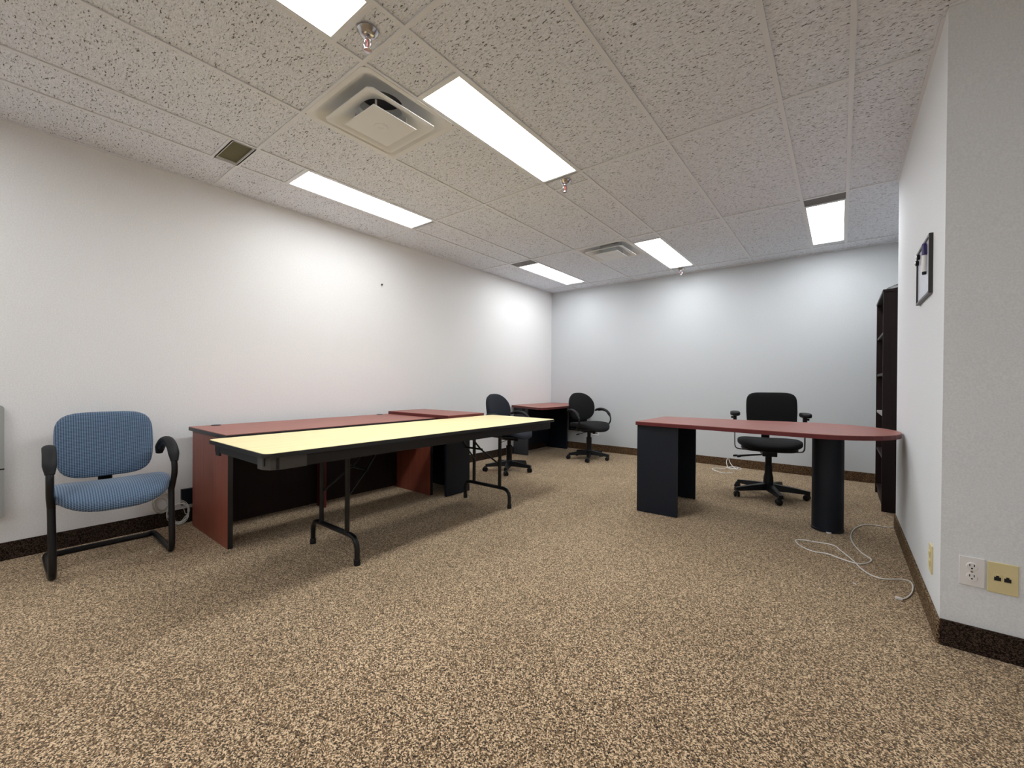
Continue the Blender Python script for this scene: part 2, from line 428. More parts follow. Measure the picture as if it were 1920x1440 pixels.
# sprinklers
def sprinkler():
    t = thing('fire_sprinkler', 'chrome fire sprinkler on ceiling tile beside the nearest air diffuser', 'sprinkler', (-1.61, 1.03, CEIL), .5, 'chrome fire sprinklers')
    lt('escutcheon', [(.004, .004), (.044, .004), (.045, -.001), (.041, -.006), (.034, -.014), (.026, -.020), (.014, -.022), (.002, -.022)], CHROME, t)
    b = bmesh.new(); lathe(b, [(.011, -.020), (.012, -.032), (.009, -.034)], seg=16)
    for s in (-1, 1):
        tube(b, smooth_path([(s*.009, 0, -.032), (s*.016, 0, -.045), (s*.013, 0, -.062), (s*.004, 0, -.076)], 4), .0035, 8)
    lathe(b, [(.004, -.070), (.005, -.080), (.002, -.082)], seg=12)
    fin(b, 'frame', CHROME, t, smooth=40)
    lt('bulb', [(.001, -.034), (.004, -.038), (.004, -.064), (.001, -.070)], GLASS_RED, t, seg=10)
    b = bmesh.new(); lathe(b, [(.003, -.080), (.017, -.081), (.017, -.0825), (.003, -.084)], seg=16)
    fin(b, 'deflector', CHROME, t, smooth=40)
    return t
s0 = sprinkler()
dup(s0, (-1.63, 2.70, CEIL), 1.2, 'chrome fire sprinkler at the far end of the largest ceiling light')
dup(s0, (-1.66, 5.68, CEIL), .3, 'farthest chrome fire sprinkler, close to the back wall')

# ------------------------------------------------------------------ blue guest chair
def guest_chair():
    t = thing('guest_chair', 'blue woven fabric guest chair with black looped arms, against left wall', 'chair', (-3.42, .487, 0), R(-1))
    W = .247
    # seat
    def fs(u, v, w):
        x = u+.02; z = .428+w-.9*max(0, u-.08)**2*2.2+.020*(v/.27)**2*(1 if u < .1 else .6)-.14*max(0, -u)
        return (x, v, z)
    cushion('seat', .262, .258, .088, fs, BLUE, t, e=3.1)
    cushion('seat_pan', .235, .24, .03, lambda u, v, w: (u+.01, v, .392+w), BLACK_PL, t, e=3)
    # backrest: rises along z, curved round the sitter
    def fb(u, v, w):
        z = .664+u; x = -.185-.10*(u/.2)*.45-.35*(v**2)*-1*.55+w
        return (x, v, z)
    def outline(u, v, w):
        k = 1-.055*max(0, -u/.2); return fb(u, v*k, w)
    cushion('backrest', .195, .224, .062, outline, BLUE, t, e=4.4)
    cushion('back_shell', .190, .206, .03, lambda u, v, w: fb(u, v, w-.03), BLACK_PL, t, e=3.4)
    tb('back_bracket', [(-.10, 0, .40), (-.19, 0, .41), (-.225, 0, .46), (-.215, 0, .56)], .033, BLACK_PL, t, flat=.35, up=(1, 0, .3))
    # frame: sled sides and rear floor tube, oval steel
    for s in (-1, 1):
        p = [(-.26, s*.21, .016), (-.25, s*W, .016), (.12, s*W, .016), (.185, s*W, .03), (.20, s*W, .10), (.175, s*(W+.002), .30), (.165, s*(W+.003), .40)]
        b = bmesh.new()
        tube(b, smooth_path(p, 7), .0165, 12)
        fin(b, 'leg', BLACK_MT, t, smooth=50)
        a = [(.165, s*(W+.003), .38), (.185, s*(W+.008), .44), (.208, s*(W+.010), .50), (.197, s*(W+.010), .57), (.15, s*(W+.008), .635), (.08, s*(W+.006), .665), (0, s*(W+.002), .660), (-.06, s*(W-.004), .62)]
        tb('arm', a, .016, BLACK_MT, t)
        q = [(.207, s*(W+.010), .565), (.180, s*(W+.010), .620), (.13, s*(W+.008), .662), (.06, s*(W+.006), .682), (-.01, s*(W+.002), .674), (-.065, s*(W-.004), .635), (-.085, s*(W-.008), .585)]
        sp = smooth_path(q, 6); n = len(sp)
        b = bmesh.new(); tube(b, sp, [.019+.009*min(1, math.sin(PI*min(1, max(0, i/(n-1))))*2.5) for i in range(n)], 14, flat=.72)
        fin(b, 'armrest', BLACK_RB, t, smooth=60)
        tb('side_rail', [(.165, s*(W+.003), .40), (0, s*.235, .395), (-.16, s*.20, .40)], .013, BLACK_MT, t)
    tb('rear_crossbar', [(-.26, -.215, .016), (-.265, -.1, .016), (-.265, .1, .016), (-.26, .215, .016)], .0165, BLACK_MT, t)
    tb('under_seat_bar', [(.02, -.235, .385), (.02, .235, .385)], .011, BLACK_MT, t, raw=True)
guest_chair()

# ------------------------------------------------------------------ task chairs
def star_base(t, rad, phase, tall):
    b = bmesh.new()
    lathe(b, [(.03, .055), (.042, .06), (.046, .10), (.036, .125), (.034, .13)], seg=20)
    for k in range(5):
        a = phase+2*PI*k/5; c, s = math.cos(a), math.sin(a)
        def q(r, y, z): return Vector((r*c-y*s, r*s+y*c, z))
        secs = [(.03, .034, .062, .122), (rad*.55, .026, .060, .106), (rad, .020, .056, .086)]
        rr = []
        for r_, w, z0, z1 in secs: rr.append([b.verts.new(q(r_, -w, z0)), b.verts.new(q(r_, w, z0)), b.verts.new(q(r_, w*.75, z1)), b.verts.new(q(r_, -w*.75, z1))])
        for A, B in zip(rr, rr[1:]):
            for i in range(4): b.faces.new((A[i], A[(i+1) % 4], B[(i+1) % 4], B[i]))
        b.faces.new(rr[0][::-1]); b.faces.new(rr[-1])
    fin(b, 'star_base', BLACK_PL, t, smooth=35)
    for k in range(5):
        a = phase+2*PI*k/5; c, s = math.cos(a), math.sin(a); sw = random.uniform(0, 2*PI)
        cx, cy = rad*c*.97, rad*s*.97; dx, dy = math.cos(sw), math.sin(sw)
        b = bmesh.new()
        wx, wy = cx-dx*.016, cy-dy*.016
        for o in (-1, 1):
            ring = []
            ax = Vector((-dy, dx, 0))
            for off, rr in ((.006, .024), (.008, .0265), (.020, .0265), (.023, .022)):
                ring.append([b.verts.new(Vector((wx, wy, .027))+ax*off*o+Vector((dx, dy, 0))*rr*math.cos(2*PI*j/18)+Vector((0, 0, 1))*rr*math.sin(2*PI*j/18)) for j in range(18)])
            for A, B in zip(ring, ring[1:]):
                for j in range(18): b.faces.new((A[j], A[(j+1) % 18], B[(j+1) % 18], B[j]))
            b.faces.new(ring[0]); b.faces.new(ring[-1])
        lathe(b, [(.009, .045), (.009, .075)], (cx, cy, 0), 10)
        tube(b, smooth_path([(cx, cy, .058), (wx, wy, .056), (wx-dx*.012, wy-dy*.012, .046)], 3), .012, 10)
        fin(b, 'caster', BLACK_PL, t, smooth=35)
    lt('gas_column', [(.034, .122), (.034, .20), (.037, .205), (.037, .300), (.031, .305), (.024, .31), (.024, .385)] if not tall else
       [(.044, .10), (.040, .18), (.032, .22), (.031, .30), (.027, .305), (.027, .39)], BLACK_PL, t, seg=20)

def loop_chair(loc, rot, label, phase, fab):
    t = thing('task_chair', label, 'office chair', loc, rot, 'black swivel chairs with looped arms')
    star_base(t, .285, phase, False)
    b = bmesh.new(); box(b, -.11, -.055, .372, .09, .055, .415, .008); fin(b, 'tilt_mechanism', BLACK_PL, t)
    lv = bmesh.new(); tube(lv, [(.02, -.04, .385), (.02, -.20, .362)], .004, 8); tube(lv, smooth_path([(.02, -.19, .364), (.02, -.215, .360), (.02, -.25, .355)], 3), [.005, .007, .009, .009, .009, .008, .006], 8)
    fin(lv, 'height_lever', BLACK_PL, t, smooth=50)
    lt('tension_knob', [(.012, 0), (.022, .003), (.022, .03), (.016, .035)], BLACK_PL, t, c=(.10, 0, .36), seg=16)
    def fs(u, v, w): return (u+.01, v, .465+w-2.0*max(0, u-.09)**2+.022*(v/.25)**2-.15*max(0, -u-.12)*0)
    cushion('seat', .245, .250, .085, fs, fab, t, e=2.7)
    cushion('seat_shell', .225, .228, .03, lambda u, v, w: (u+.005, v, .425+w), BLACK_PL, t, e=2.8)
    def fb(u, v, w):
        wd = 1-.22*max(0, u/.2)**2-.06*max(0, -u/.2)
        z = .722+u; return (-.215-.16*u+.75*(v*wd)**2+w+.03*math.cos(u/.2*1.2), v*wd, z)
    cushion('backrest', .195, .232, .055, fb, fab, t, e=2.9)
    cushion('back_shell', .18, .215, .03, lambda u, v, w: fb(u, v, w-.028), BLACK_PL, t, e=2.9)
    b = bmesh.new(); tube(b, smooth_path([(-.05, 0, .40), (-.17, 0, .40), (-.245, 0, .435), (-.250, 0, .52), (-.235, 0, .68)], 6), .034, 12, flat=.3, up=(0, 0, 1)); fin(b, 'back_upright', BLACK_PL, t, smooth=50)
    for s in (-1, 1):
        a = [(.02, s*.16, .415), (.03, s*.235, .413), (.06, s*.275, .445), (.115, s*.290, .515), (.115, s*.293, .585), (.06, s*.290, .645), (-.02, s*.283, .672), (-.10, s*.27, .665)]
        tb('arm', a, .012, BLACK_MT, t, flat=.8)
        q = smooth_path([(.112, s*.293, .590), (.07, s*.291, .646), (.01, s*.288, .678), (-.06, s*.279, .688), (-.12, s*.268, .676), (-.15, s*.262, .660)], 6); n = len(q)
        b = bmesh.new(); tube(b, q, [.012+.013*min(1, 3*math.sin(PI*min(.97, max(.03, i/(n-1))))) for i in range(n)], 14, flat=.65); fin(b, 'armrest', BLACK_RB, t, smooth=60)
    return t
loop_chair((-2.755, 5.25, 0), R(-19), 'black swivel chair with looped arms in front of the back wall', R(-45), BLACKF)
loop_chair((-3.125, 3.93, 0), R(5), 'black swivel chair half hidden behind the far end of the folding table', R(-65), LIT_BLACKF)

def t_arm_chair():
    t = thing('task_chair', 'black high-backed swivel chair with adjustable T arms behind the curved desk', 'office chair', (-.535, 4.62, 0), R(-77))
    star_base(t, .325, R(-138+77), True)
    b = bmesh.new(); box(b, -.12, -.06, .385, .10, .06, .445, .008); fin(b, 'tilt_mechanism', BLACK_PL, t)
    for y, x in ((-.30, .05), (-.27, .09)):
        lv = bmesh.new(); tube(lv, smooth_path([(x*.5, -.04, .395), (x, -.16, .385), (x, y*.86, .372), (x, y, .366)], 4), [.005]*9+[.010]*3+[.008], 8); fin(lv, 'lever', BLACK_PL, t, smooth=50)
    def fs(u, v, w): return (u+.02, v, .505+w-1.2*max(0, u-.1)**2+.25*(v**2)-.008)
    cushion('seat', .24, .262, .085, fs, BLACKF, t, e=2.6)
    cushion('seat_shell', .21, .23, .035, lambda u, v, w: (u+.005, v, .452+w), BLACK_PL, t, e=2.8)
    def fb(u, v, w):
        wd = 1-.05*max(0, -u/.2)
        return (-.22-.12*u+.35*v*v+w+.02*math.cos(u*4), v*wd+.04, .785+u)
    cushion('backrest', .192, .216, .05, fb, BLACKF, t, e=5.5)
    cushion('back_shell', .18, .20, .03, lambda u, v, w: fb(u, v, w-.025), BLACK_PL, t, e=5.)
    b = bmesh.new(); tube(b, smooth_path([(-.05, 0, .405), (-.18, 0, .405), (-.262, 0, .44), (-.262, 0, .54), (-.25, 0, .70)], 6), .036, 12, flat=.3, up=(0, 0, 1)); fin(b, 'back_upright', BLACK_PL, t, smooth=50)
    for s in (-1, 1):
        b = bmesh.new()
        tube(b, smooth_path([(0, s*.14, .425), (0, s*.25, .432), (0, s*.278, .450), (0, s*.284, .50), (0, s*.284, .66)], 5), .024, 10, flat=.22, up=(0, 0, 1))
        ar = fin(b, 'arm', BLACK_MT, t, smooth=50)
        b = bmesh.new(); box(b, -.024, s*.284-.015, .60, .024, s*.284+.015, .76, .006); fin(b, 'arm_sleeve', BLACK_PL, t)
        lt('arm_lock_knob', [(.004, 0), (.010, .002), (.010, .02), (.005, .022)], BLACK_PL, t, c=(0, s*.284+(.012 if s > 0 else -.034), .735), seg=12, axis='y')
        cushion('armrest', .12, .042, .045, lambda u, v, w, s=s: (u+.02, v+s*.284, .775+w), BLACK_RB, t, e=2.6)
t_arm_chair()

# ------------------------------------------------------------------ desks
def panel(parent, name, a, b, m, bev=.0015): return bx(name, a, b, m, parent, bev)
# A: long credenza desk along the left wall
A = thing('credenza_desk', 'long low cherry desk with wooden end panels, behind the folding table', 'desk', (-3.36, 1.79, 0))
ax = lambda x: x+3.36
ay = lambda y: y-1.79
AZ = .722
bm = bmesh.new(); box(bm, ax(-3.735), ay(.945), AZ-.004, ax(-2.985), ay(2.64), AZ, 0); fin(bm, 'top', CHERRY_TOP, A)
bx('edge_band', (ax(-3.737), ay(.943), AZ-.028), (ax(-2.983), ay(2.642), AZ-.0035), BLACK_EDGE, A, .002)
bx('side_panel', (ax(-3.715), ay(.962), 0), (ax(-3.015), ay(.990), AZ-.028), CHERRY, A, .001)
bx('front_edge_strip', (ax(-3.015), ay(.962), 0), (ax(-3.011), ay(.990), AZ-.028), BLACK_EDGE, A, 0)
bx('side_panel', (ax(-3.715), ay(2.600), 0), (ax(-3.005), ay(2.628), AZ-.028), CHERRY, A, .001)
bx('front_edge_strip', (ax(-3.005), ay(2.600), 0), (ax(-3.001), ay(2.628), AZ-.028), BLACK_EDGE, A, 0)
bx('modesty_panel', (ax(-3.53), ay(.990), .02), (ax(-3.512), ay(2.600), AZ-.028), MAHOG, A, .001)
bx('centre_support', (ax(-3.512), ay(1.782), 0), (ax(-3.385), ay(1.80), .62), CHERRY_EDGE, A, .001)
for (x, y) in ((-3.69, 1.10), (-3.69, 2.52)):
    lt('cable_grommet', [(.001, AZ), (.032, AZ), (.030, AZ+.004), (.022, AZ+.004), (.001, AZ+.002)], BLACK_PL, A, c=(ax(x), ay(y), 0), seg=24)
for (x, z) in ((-3.60, .565), (-3.585, .548), (-3.60, .535)):
    bx('chipped_spot', (ax(x), ay(.9612), z), (ax(x+.016), ay(.9622), z+.006), mat('bare_chipboard', (.22, .10, .03), .8), A, 0) if z > .55 else None

# P: curved-end desk on the right
P = thing('peninsula_desk', 'cherry desk with rounded end on black column and black panels', 'desk', (-.5, 3.75, 0))
px = lambda x: x+.5
py = lambda y: y-3.75
poly = [(-1.332, 3.352), (-.75, 3.328), (-.25, 3.290)]
for k in range(0, 25):
    a = R(-100+200*k/24); poly.append((-.12+.435*math.cos(a) if True else 0, 3.762+.478*math.sin(a)))
poly += [(-.35, 4.205), (-.70, 4.115), (-1.31, 4.045)]
PZ = .745
pp = [(px(x), py(y)) for x, y in poly]
o = pr('top', pp, PZ-.004, PZ, CHERRY_TOPX, P)
pr('edge_band', [(x*1.0012, y*1.0012) for x, y in pp], PZ-.030, PZ-.0035, CHERRY_EDGE, P, bev=.0015)
H = PZ-.030
r_ = R(3)
def rotp(x, y): return (px(-1.325+(x)*math.cos(r_)-(y)*math.sin(r_)), py(3.372+(x)*math.sin(r_)+(y)*math.cos(r_)))
def rbox(name, x0, y0, x1, y1, z0, z1, m): return pr(name, [rotp(x0, y0), rotp(x1, y0), rotp(x1, y1), rotp(x0, y1)], z0, z1, m, P, bev=.0012)
rbox('front_panel', 0, 0, .318, .025, .004, H, BLACK_LAM)
rbox('side_panel', 0, .025, .025, .655, .004, H, BLACK_LAM)
rbox('rear_panel', 0, .655, .318, .68, .004, H, BLACK_LAM)
lt('column', [(.098, .004), (.099, .012), (.099, .016), (.095, .02), (.095, H)], BLACK_LAM, P, c=(px(-.072), py(3.83), 0), seg=40)
lt('foot_glide', [(.012, 0), (.016, .002), (.016, .010)], PLATE_W, P, c=(px(-.062), py(3.735), 0), seg=14)

# B: bridge desk between the credenza and the chair
B = thing('return_desk', 'slightly higher cherry desk section butted against the far end of the long desk', 'desk', (-3.2, 2.87, 0))
bx_ = lambda x: x+3.2
by_ = lambda y: y-2.87
BZ = .752
bx('top', (bx_(-3.72), by_(2.646), BZ-.004), (bx_(-2.818), by_(3.13), BZ), CHERRY_TOPX, B, 0)
bx('edge_band', (bx_(-3.722), by_(2.644), BZ-.034), (bx_(-2.816), by_(3.132), BZ-.0035), CHERRY_EDGE, B, .0015)
bx('front_panel', (bx_(-2.865), by_(2.648), .004), (bx_(-2.840), by_(2.955), BZ-.034), BLACK_LAM, B)
bx('side_panel', (bx_(-3.50), by_(2.93), .004), (bx_(-2.865), by_(2.955), BZ-.034), BLACK_LAM, B)
bx('rear_panel', (bx_(-3.525), by_(2.648), .004), (bx_(-3.50), by_(2.955), BZ-.034), BLACK_LAM, B)

# D: desk in the far left corner
D = thing('corner_desk', 'cherry topped black desk pushed into the far left corner', 'desk', (-3.4, 5.2, 0))
dx = lambda x: x+3.4
dy = lambda y: y-5.2
DZ = .725
pd = [(dx(x), dy(y)) for x, y in [(-3.822, 4.86), (-3.45, 4.71), (-3.155, 4.585), (-3.10, 4.60), (-3.09, 4.66), (-3.10, 5.93), (-3.822, 5.93)]]
pr('top', pd, DZ-.004, DZ, CHERRY_TOP, D); pr('edge_band', [(x*1.002, y*1.002) for x, y in pd], DZ-.03, DZ-.0035, CHERRY_EDGE, D)
pdz = DZ-.03
fp = bx('front_panel', (dx(-3.815), dy(4.90), .004), (dx(-3.56), dy(4.925), pdz), LIT_BLACK_LAM, D, .002)
for x in (-3.795, -3.655): bx('finger_slot', (dx(x), dy(4.898), pdz-.045), (dx(x+.05), dy(4.904), pdz-.018), HOLE, fp, 0)
bx('side_panel', (dx(-3.815), dy(4.925), .10), (dx(-3.79), dy(5.80), pdz), BLACK_LAM, D)
bx('end_panel', (dx(-3.82), dy(5.80), .003), (dx(-3.44), dy(5.825), pdz), BLACK_LAM, D)
bx('back_panel', (dx(-3.44), dy(5.86), .30), (dx(-3.12), dy(5.878), pdz), BLACK_LAM, D)

# ------------------------------------------------------------------ folding table
F = thing('folding_table', 'long folding table with pale maple top and dark steel legs', 'table', (-2.425, 2.02, 0))
FZ = .727
hx, hy = .385, 1.225
top = pr('tabletop', rrect(-hx+.004, -hy+.004, hx-.004, hy-.004, .035), FZ-.004, FZ, MAPLE, F)
pr('edge_moulding', rrect(-hx, -hy, hx, hy, .038), FZ-.022, FZ-.0015, BLACK_EDGE, F, bev=.003)
b = bmesh.new(); e = .02; ap = .058; z1 = FZ-.022; z0 = z1-ap; w = .022
box(b, -hx+e, -hy+.06, z0, -hx+e+w, hy-.06, z1); box(b, hx-e-w, -hy+.06, z0, hx-e, hy-.06, z1)
box(b, -hx+.06, -hy+e, z0+.015, hx-.06, -hy+e+w, z1); box(b, -hx+.06, hy-e-w, z0+.015, hx-.06, hy-e, z1)
for y in (-.35, .35): box(b, -hx+.042, y, z0+.02, hx-.042, y+.02, z1)
fin(b, 'apron', APRON, F)
for sx in (-1, 1):
    for sy in (-1, 1):
        bb_ = bmesh.new(); c0 = (sx*(hx-.02), sy*(hy-.02))
        pts = [(sx*(hx-.02), sy*(hy-.20)), (sx*(hx-.02), sy*(hy-.075)), (sx*(hx-.035), sy*(hy-.04)), (sx*(hx-.075), sy*(hy-.02)), (sx*(hx-.13), sy*(hy-.02)), (sx*(hx-.13), sy*(hy-.03)), (sx*(hx-.078), sy*(hy-.03)), (sx*(hx-.042), sy*(hy-.047)), (sx*(hx-.03), sy*(hy-.078)), (sx*(hx-.03), sy*(hy-.20))]
        if sx*sy < 0: pts = pts[::-1]
        prism(bb_, [(x*1.003, y*1.0008) for x, y in pts], z0-.003, z1-.001); fin(bb_, 'corner_plate', mat('grey_brown_corner_plate', (.06, .055, .05), .5) if (sx, sy) == (1, -1) else APRON, F)
for sy, yy in ((-1, -.672), (1, .738)):
    b = bmesh.new()
    r = .0145
    ft_ = [(-.258, 0, .004), (-.258, 0, .09), (-.250, 0, .125), (-.225, 0, .15), (-.19, 0, .158), (0, 0, .158), (.19, 0, .158), (.225, 0, .15), (.250, 0, .125), (.258, 0, .09), (.258, 0, .004)]
    tube(b, ft_, .0155, 14)
    for x in (-.150, .150): tube(b, [(x, 0, .15), (x, 0, z1-.012)], r, 14)
    tube(b, [(-.35, 0, z1-.015), (.35, 0, z1-.015)], .011, 12)
    lg = fin(b, 'leg_frame', BLACK_MT, F, smooth=50); lg.location = (-.02, yy, 0)
    for x in (-.258, .258):
        f_ = lt('foot_cap', [(.0185, 0), (.0185, .03), (.0165, .034)], BLACK_PL, lg, c=(x, 0, 0), seg=16)
    b = bmesh.new(); d = -sy
    for x in (-.150, .150):
        tube(b, [(x*.9, .0, .36), (x*.55, d*.17, .50)], .007, 8)
        tube(b, [(x*.55, d*.17, .50), (x*.30, d*.33, z1-.02)], .008, 8)
    tube(b, [(-.10, d*.17, .50), (.10, d*.17, .50)], .008, 8)
    tube(b, [(-.13, d*.33, z1-.02), (.13, d*.33, z1-.02)], .008, 8)
    br_ = fin(b, 'folding_brace', BLACK_MT, F, smooth=50); br_.location = (-.02, yy, 0)

# ------------------------------------------------------------------ bookcase
K_ = thing('bookcase', 'tall dark mahogany bookcase tucked behind the end of the right wall', 'bookcase', (.43, 5.13, 0))
kx0, kx1, ky0, ky1, kz = .272-.43, .60-.43, 4.66-5.13, 5.48-5.13, 1.855
bx('side_panel', (kx0, ky0, 0), (kx1, ky0+.022, kz-.022), MAHOG, K_); bx('side_panel', (kx0, ky1-.022, 0), (kx1, ky1, kz-.022), MAHOG, K_)
bx('top_panel', (kx0-.003, ky0-.003, kz-.022), (kx1, ky1+.003, kz), MAHOG, K_)
bx('back_panel', (kx1-.008, ky0+.022, .02), (kx1, ky1-.022, kz-.022), MAHOG, K_)
bx('plinth', (kx0+.015, ky0+.022, 0), (kx0+.030, ky1-.022, .07), MAHOG, K_)
for i, z in enumerate((.07, .43, .79, 1.14, 1.49)):
    bx('shelf', (kx0+.006, ky0+.022, z), (kx1-.008, ky1-.022, z+.022), MAHOG if i != 2 else mat('pale_shelf', (.28, .26, .25), .5), K_)  # the middle shelf is paler than the others
o = lt('upturned_bowl', [(.001, 0), (.155, 0), (.160, .012), (.150, .032), (.10, .055), (.05, .064), (.001, .066)], BLACK_PL, None, c=(0, 0, 0), seg=36)
o.location = (.452, 4.83, kz+.0005); tag(o, 'black rounded object lying on top of the tall dark bookcase', 'bowl')

# ------------------------------------------------------------------ wall things
def plate(b, w, h, d=.006): box(b, -w/2, -d, -h/2, w/2, 0, h/2, .002)
O1 = thing('power_outlet', 'white double power outlet on the near right wall', 'outlet', (.412, Y1-.0068, .323))
b = bmesh.new(); plate(b, .070, .115); fin(b, 'cover_plate', PLATE_W, O1)
for s in (1, -1):
    so = lt('socket', [(.001, -.0085), (.0150, -.0085), (.0165, -.006)], PLATE_W, O1, c=(0, 0, s*.0205), axis='y', seg=24)
    b = bmesh.new()
    box(b, -.0075, -.0092, s*.0205+.001, -.0050, -.0084, s*.0205+.010); box(b, .0050, -.0092, s*.0205+.001, .0075, -.0084, s*.0205+.010); box(b, -.0025, -.0092, s*.0205-.009, .0025, -.0084, s*.0205-.004)
    fin(b, 'slots', HOLE, so)
lt('screw', [(.001, -.0075), (.0035, -.0075), (.004, -.006)], CHROME, O1, axis='y', seg=12)
O2 = thing('data_outlet', 'ivory wall plate with two network jacks beside the white outlet', 'wall plate', (.4935, Y1-.0067, .318))
b = bmesh.new(); plate(b, .080, .118); fin(b, 'cover_plate', IVORY, O2)
for x in (-.014, .012):
    b = bmesh.new(); box(b, x-.011, -.0075, -.012, x+.011, -.0055, .014); j = fin(b, 'jack_rim', IVORY, O2)
    b = bmesh.new(); box(b, x-.009, -.0085, -.010, x+.009, -.0070, .004); box(b, x-.004, -.0085, .004, x+.004, -.0070, .009); fin(b, 'jack_opening', HOLE, j)
O1.rotation_euler.x = O2.rotation_euler.x = .0213
O3 = thing('power_outlet', 'ivory power outlet low on the narrow side of the right wall', 'outlet', (XR, 2.634, .285))
b = bmesh.new(); box(b, -.006, -.035, -.0625, 0, .035, .0625, .002); fin(b, 'cover_plate', IVORY, O3)
for s in (1, -1):
    b = bmesh.new(); box(b, -.011, -.016, s*.021-.014, -.005, .016, s*.021+.014, .004); fin(b, 'socket', IVORY, O3)
O4 = thing('data_outlet', 'small white double jack plate on back wall behind the swivel chair', 'wall plate', (-3.01, YB, .276))
b = bmesh.new(); plate(b, .115, .07); fin(b, 'cover_plate', PLATE_W, O4)
for x in (-.025, .025):
    b = bmesh.new(); box(b, x-.009, -.0075, -.009, x+.009, -.005, .009); fin(b, 'jack_opening', HOLE, O4)
# nail in left wall
o = lt('nail', [(.001, .0), (.004, .002), (.009, .012), (.010, .016), (.001, .018)], BLACK_MT, None, axis='x', seg=12)
o.location = (XL, 2.631, 2.084); tag(o, 'tiny black nail sticking out of the bare left wall', 'nail')
# grey box at the left picture edge
G = thing('wall_box', 'grey rounded metal box on left wall, cut off by the left picture edge', 'wall box', (XL, -.06, .58))
b = bmesh.new()
yz = rrect(-.15, -.327, .15, .327, .02)
A_ = [b.verts.new((0, y, z)) for y, z in yz]; B_ = [b.verts.new((.03, y, z)) for y, z in yz]
b.faces.new(A_[::-1]); b.faces.new(B_)
for i in range(len(yz)): b.faces.new((A_[i], A_[(i+1) % len(yz)], B_[(i+1) % len(yz)], B_[i]))
fin(b, 'cover', PANEL_G, G); bx('seam', (.0295, -.15, -.045), (.031, .151, -.038), BLACK_PL, G, 0)
# black junction box beside desk
J = thing('junction_box', 'black cable junction box on left wall beside the long desk', 'junction box', (XL, .985, .195))
bx('housing', (0, -.064, -.058), (.030, .07, .058), BLACK_LAM, J, .002)
for y in (-.035, -.012, .012):
    b = bmesh.new(); box(b, .008, y-.006, -.078, .022, y+.006, -.058, .001); fin(b, 'plug', PLATE_W, J)
# coils of cable
def coil(name, cy, cz, r, loops, m, label, extra=None, x=-3.80):
    pts = []
    for k in range(loops*16):
        a = 2*PI*k/16; j = k//16
        rr = r*(1-.30*((j*37) % 5)/5)
        oy, oz = .012*math.sin(j*2.1), .012*math.cos(j*1.3)
        pts.append((x+.004*j-.002+.006*math.sin(a*3+j), cy+oy+rr*math.cos(a)*.78, max(.006, cz+oz+rr*math.sin(a))))
    if extra: pts += extra
    o = tb(name, pts, .0021, m, None, seg=6, n=2); return tag(o, label, 'cable', 'coiled network cables')
coil('coiled_cable', .810, .175, .066, 5, CORD_G, 'grey-beige coil of cable hanging behind the guest chair leg', x=-3.829)
coil('coiled_cable', .900, .088, .082, 7, CORD, 'white coil of cable on the floor under the black junction box', [(-3.80, .955, .10), (-3.81, .97, .125)], x=-3.800)
# floor cables
fc = [(.37, 4.24, .004), (.325, 4.215, .004), (0.285, 4.16, 0.004), (0.165, 4.144, 0.004), (0.092, 3.99, 0.004), (0.062, 3.78, 0.004), (0.070, 3.60, 0.004), (0.109, 3.43, 0.004), (0.151, 3.335, 0.004), (0.131, 3.25, 0.004), (0.083, 3.203, 0.004), (0.007, 3.229, 0.004), (-0.059, 3.27, 0.004), (-0.133, 3.26, 0.004), (-0.198, 3.314, 0.004), (-0.234, 3.405, 0.004), (-0.205, 3.45, 0.004), (-0.126, 3.465, 0.004), (-0.035, 3.470, 0.004), (0.007, 3.388, 0.004), (0.063, 3.234, 0.008), (0.101, 3.124, 0.004), (0.148, 3.05, 0.004), (0.198, 3.045, 0.004), (0.265, 3.095, 0.004), (0.299, 3.09, 0.004), (0.305, 3.03, 0.004), (0.290, 2.927, 0.004), (0.262, 2.84, 0.004), (0.240, 2.806, 0.006)]
fc = [(.311, 4.17, .11), (.312, 4.20, .06)]+fc if False else fc
cb = thing('network_cable', 'white network cable snaking over the carpet near the right wall', 'cable', (.05, 3.4, 0))
def sh(p): return (p[0]-.05, p[1]-3.4, p[2])
tb('cord', [sh(p) for p in fc], .0034, CORD, cb, seg=8, n=6)
bx('plug', (.168, -.603, .0015), (.196, -.591, .0125), PLATE_W, cb, .001)
w_ = [(-1.139, 5.934, .102), (-1.150, 5.93, .06), (-1.135, 5.90, .01), (-1.126, 5.838, .004), (-1.143, 5.713, .004), (-1.215, 5.70, .004), (-1.25, 5.619, .004), (-1.17, 5.50, .004), (-1.079, 5.442, .004), (-1.004, 5.517, .004)]
o = tb('white_cable', w_, .0045, CORD, None, seg=8); tag(o, 'white cable trailing on the carpet from the back wall, with a loose end', 'cable', 'white cables at the back wall')
w_ = [(-1.125, 5.934, .102), (-1.10, 5.925, .04), (-1.04, 5.84, .008), (-0.992, 5.752, .006), (-0.962, 5.80, .006), (-.99, 5.90, .006), (-1.06, 5.90, .010), (-1.11, 5.80, .010), (-1.06, 5.72, .010), (-1.0, 5.78, .012), (-1.02, 5.88, .014), (-1.09, 5.86, .014), (-1.08, 5.77, .014), (-1.0, 5.74, .010)]
o = tb('white_cable', w_, .0045, CORD, None, seg=8); tag(o, 'white cable bunched in a tangle against the back wall baseboard', 'cable', 'white cables at the back wall')
# paper scraps
for (x, y, lab) in ((-3.327, .651, 'tiny white scrap on the carpet by the guest chair leg'), (.064, 2.876, 'tiny white speck on the carpet in front of the white cable')):
    o = bx('paper_scrap', (-.006, -.004, 0), (.006, .004, .004), PLATE_W, None, .001); o.location = (x, y, .001); tag(o, lab, 'litter')

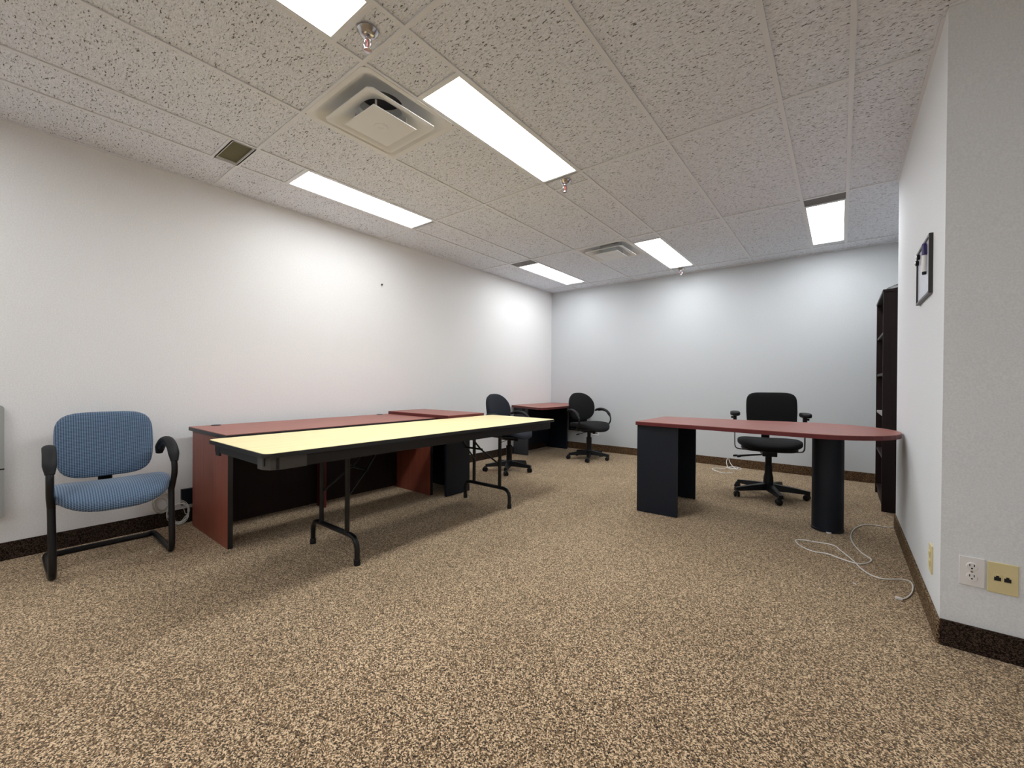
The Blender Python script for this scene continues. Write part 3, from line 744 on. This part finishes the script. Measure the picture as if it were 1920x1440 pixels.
# whiteboard with marker and magnets
WB = thing('whiteboard', 'small dark-framed whiteboard on the narrow side of the right wall', 'whiteboard', (XR, 2.882, 1.618))
hw, hh, f = .203, .137, .012
bx('writing_surface', (-.009, -hw+f, -hh+f), (-.001, hw-f, hh-f), BOARD, WB, 0)
b = bmesh.new(); box(b, -.015, -hw, -hh, 0, -hw+f, hh, .001); box(b, -.015, hw-f, -hh, 0, hw, hh, .001)
box(b, -.015, -hw+f, -hh, 0, hw-f, -hh+f, .001); box(b, -.015, -hw+f, hh-f, 0, hw-f, hh, .001); fin(b, 'frame', BRONZE, WB)
M_ = thing('marker_pen', 'white marker with purple cap held upright on the whiteboard', 'marker', (XR-.019, 2.772, 1.66))
lt('cap', [(.006, .015), (.0095, .017), (.0095, .066), (.007, .072)], PURPLE, M_, seg=16)
lt('barrel', [(.0085, -.062), (.0088, -.058), (.0088, .016)], PLATE_W, M_, seg=16)
lt('end_plug', [(.0065, -.076), (.0080, -.073), (.0080, -.062)], BLACK_PL, M_, seg=16)
for y, z, l in ((3.052, 1.700, 'round silver-black magnet, the lower one at the whiteboard corner'), (3.010, 1.722, 'round silver-black magnet, the upper one at the whiteboard corner')):
    o = thing('round_magnet', l, 'magnet', (XR-.0150, y, z), 0, 'round magnets on the whiteboard')
    lt('rim', [(.012, .0062), (.014, .002), (.0135, -.006), (.010, -.007)], BLACK_PL, o, axis='x', seg=18)
    lt('dome', [(.0095, -.006), (.006, -.009), (.001, -.010)], CHROME, o, axis='x', seg=18)

# ------------------------------------------------------------------ camera
yaw, pitch, roll = .6661, -.0040, .0066
cy, sy = math.cos(yaw), math.sin(yaw)
fw = Vector((-sy, cy, 0)); rt = Vector((cy, sy, 0)); up = Vector((0, 0, 1))
c, s = math.cos(pitch), math.sin(pitch); f2 = fw*c+up*s; u2 = up*c-fw*s
c, s = math.cos(roll), math.sin(roll); rr = rt*c+u2*s; uu = u2*c-rt*s
cam = bpy.data.cameras.new('camera'); co = bpy.data.objects.new('camera', cam); COL.objects.link(co)
m3 = Matrix((rr, uu, -f2)).transposed()
co.matrix_world = Matrix.Translation((0, 0, 1.06)) @ m3.to_4x4()
cam.sensor_width = 36; cam.lens = 785.13/1920*36; cam.clip_start = .02
SC.camera = co

w = bpy.data.worlds.new('world'); SC.world = w; w.use_nodes = True
w.node_tree.nodes['Background'].inputs['Color'].default_value = (0, 0, 0, 1)
SC.view_settings.view_transform = 'Standard'; SC.view_settings.look = 'None'
SC.view_settings.gamma = 1; SC.view_settings.use_curve_mapping = False
SC.view_settings.exposure = .14
SC.cycles.max_bounces = 10; SC.cycles.diffuse_bounces = 6
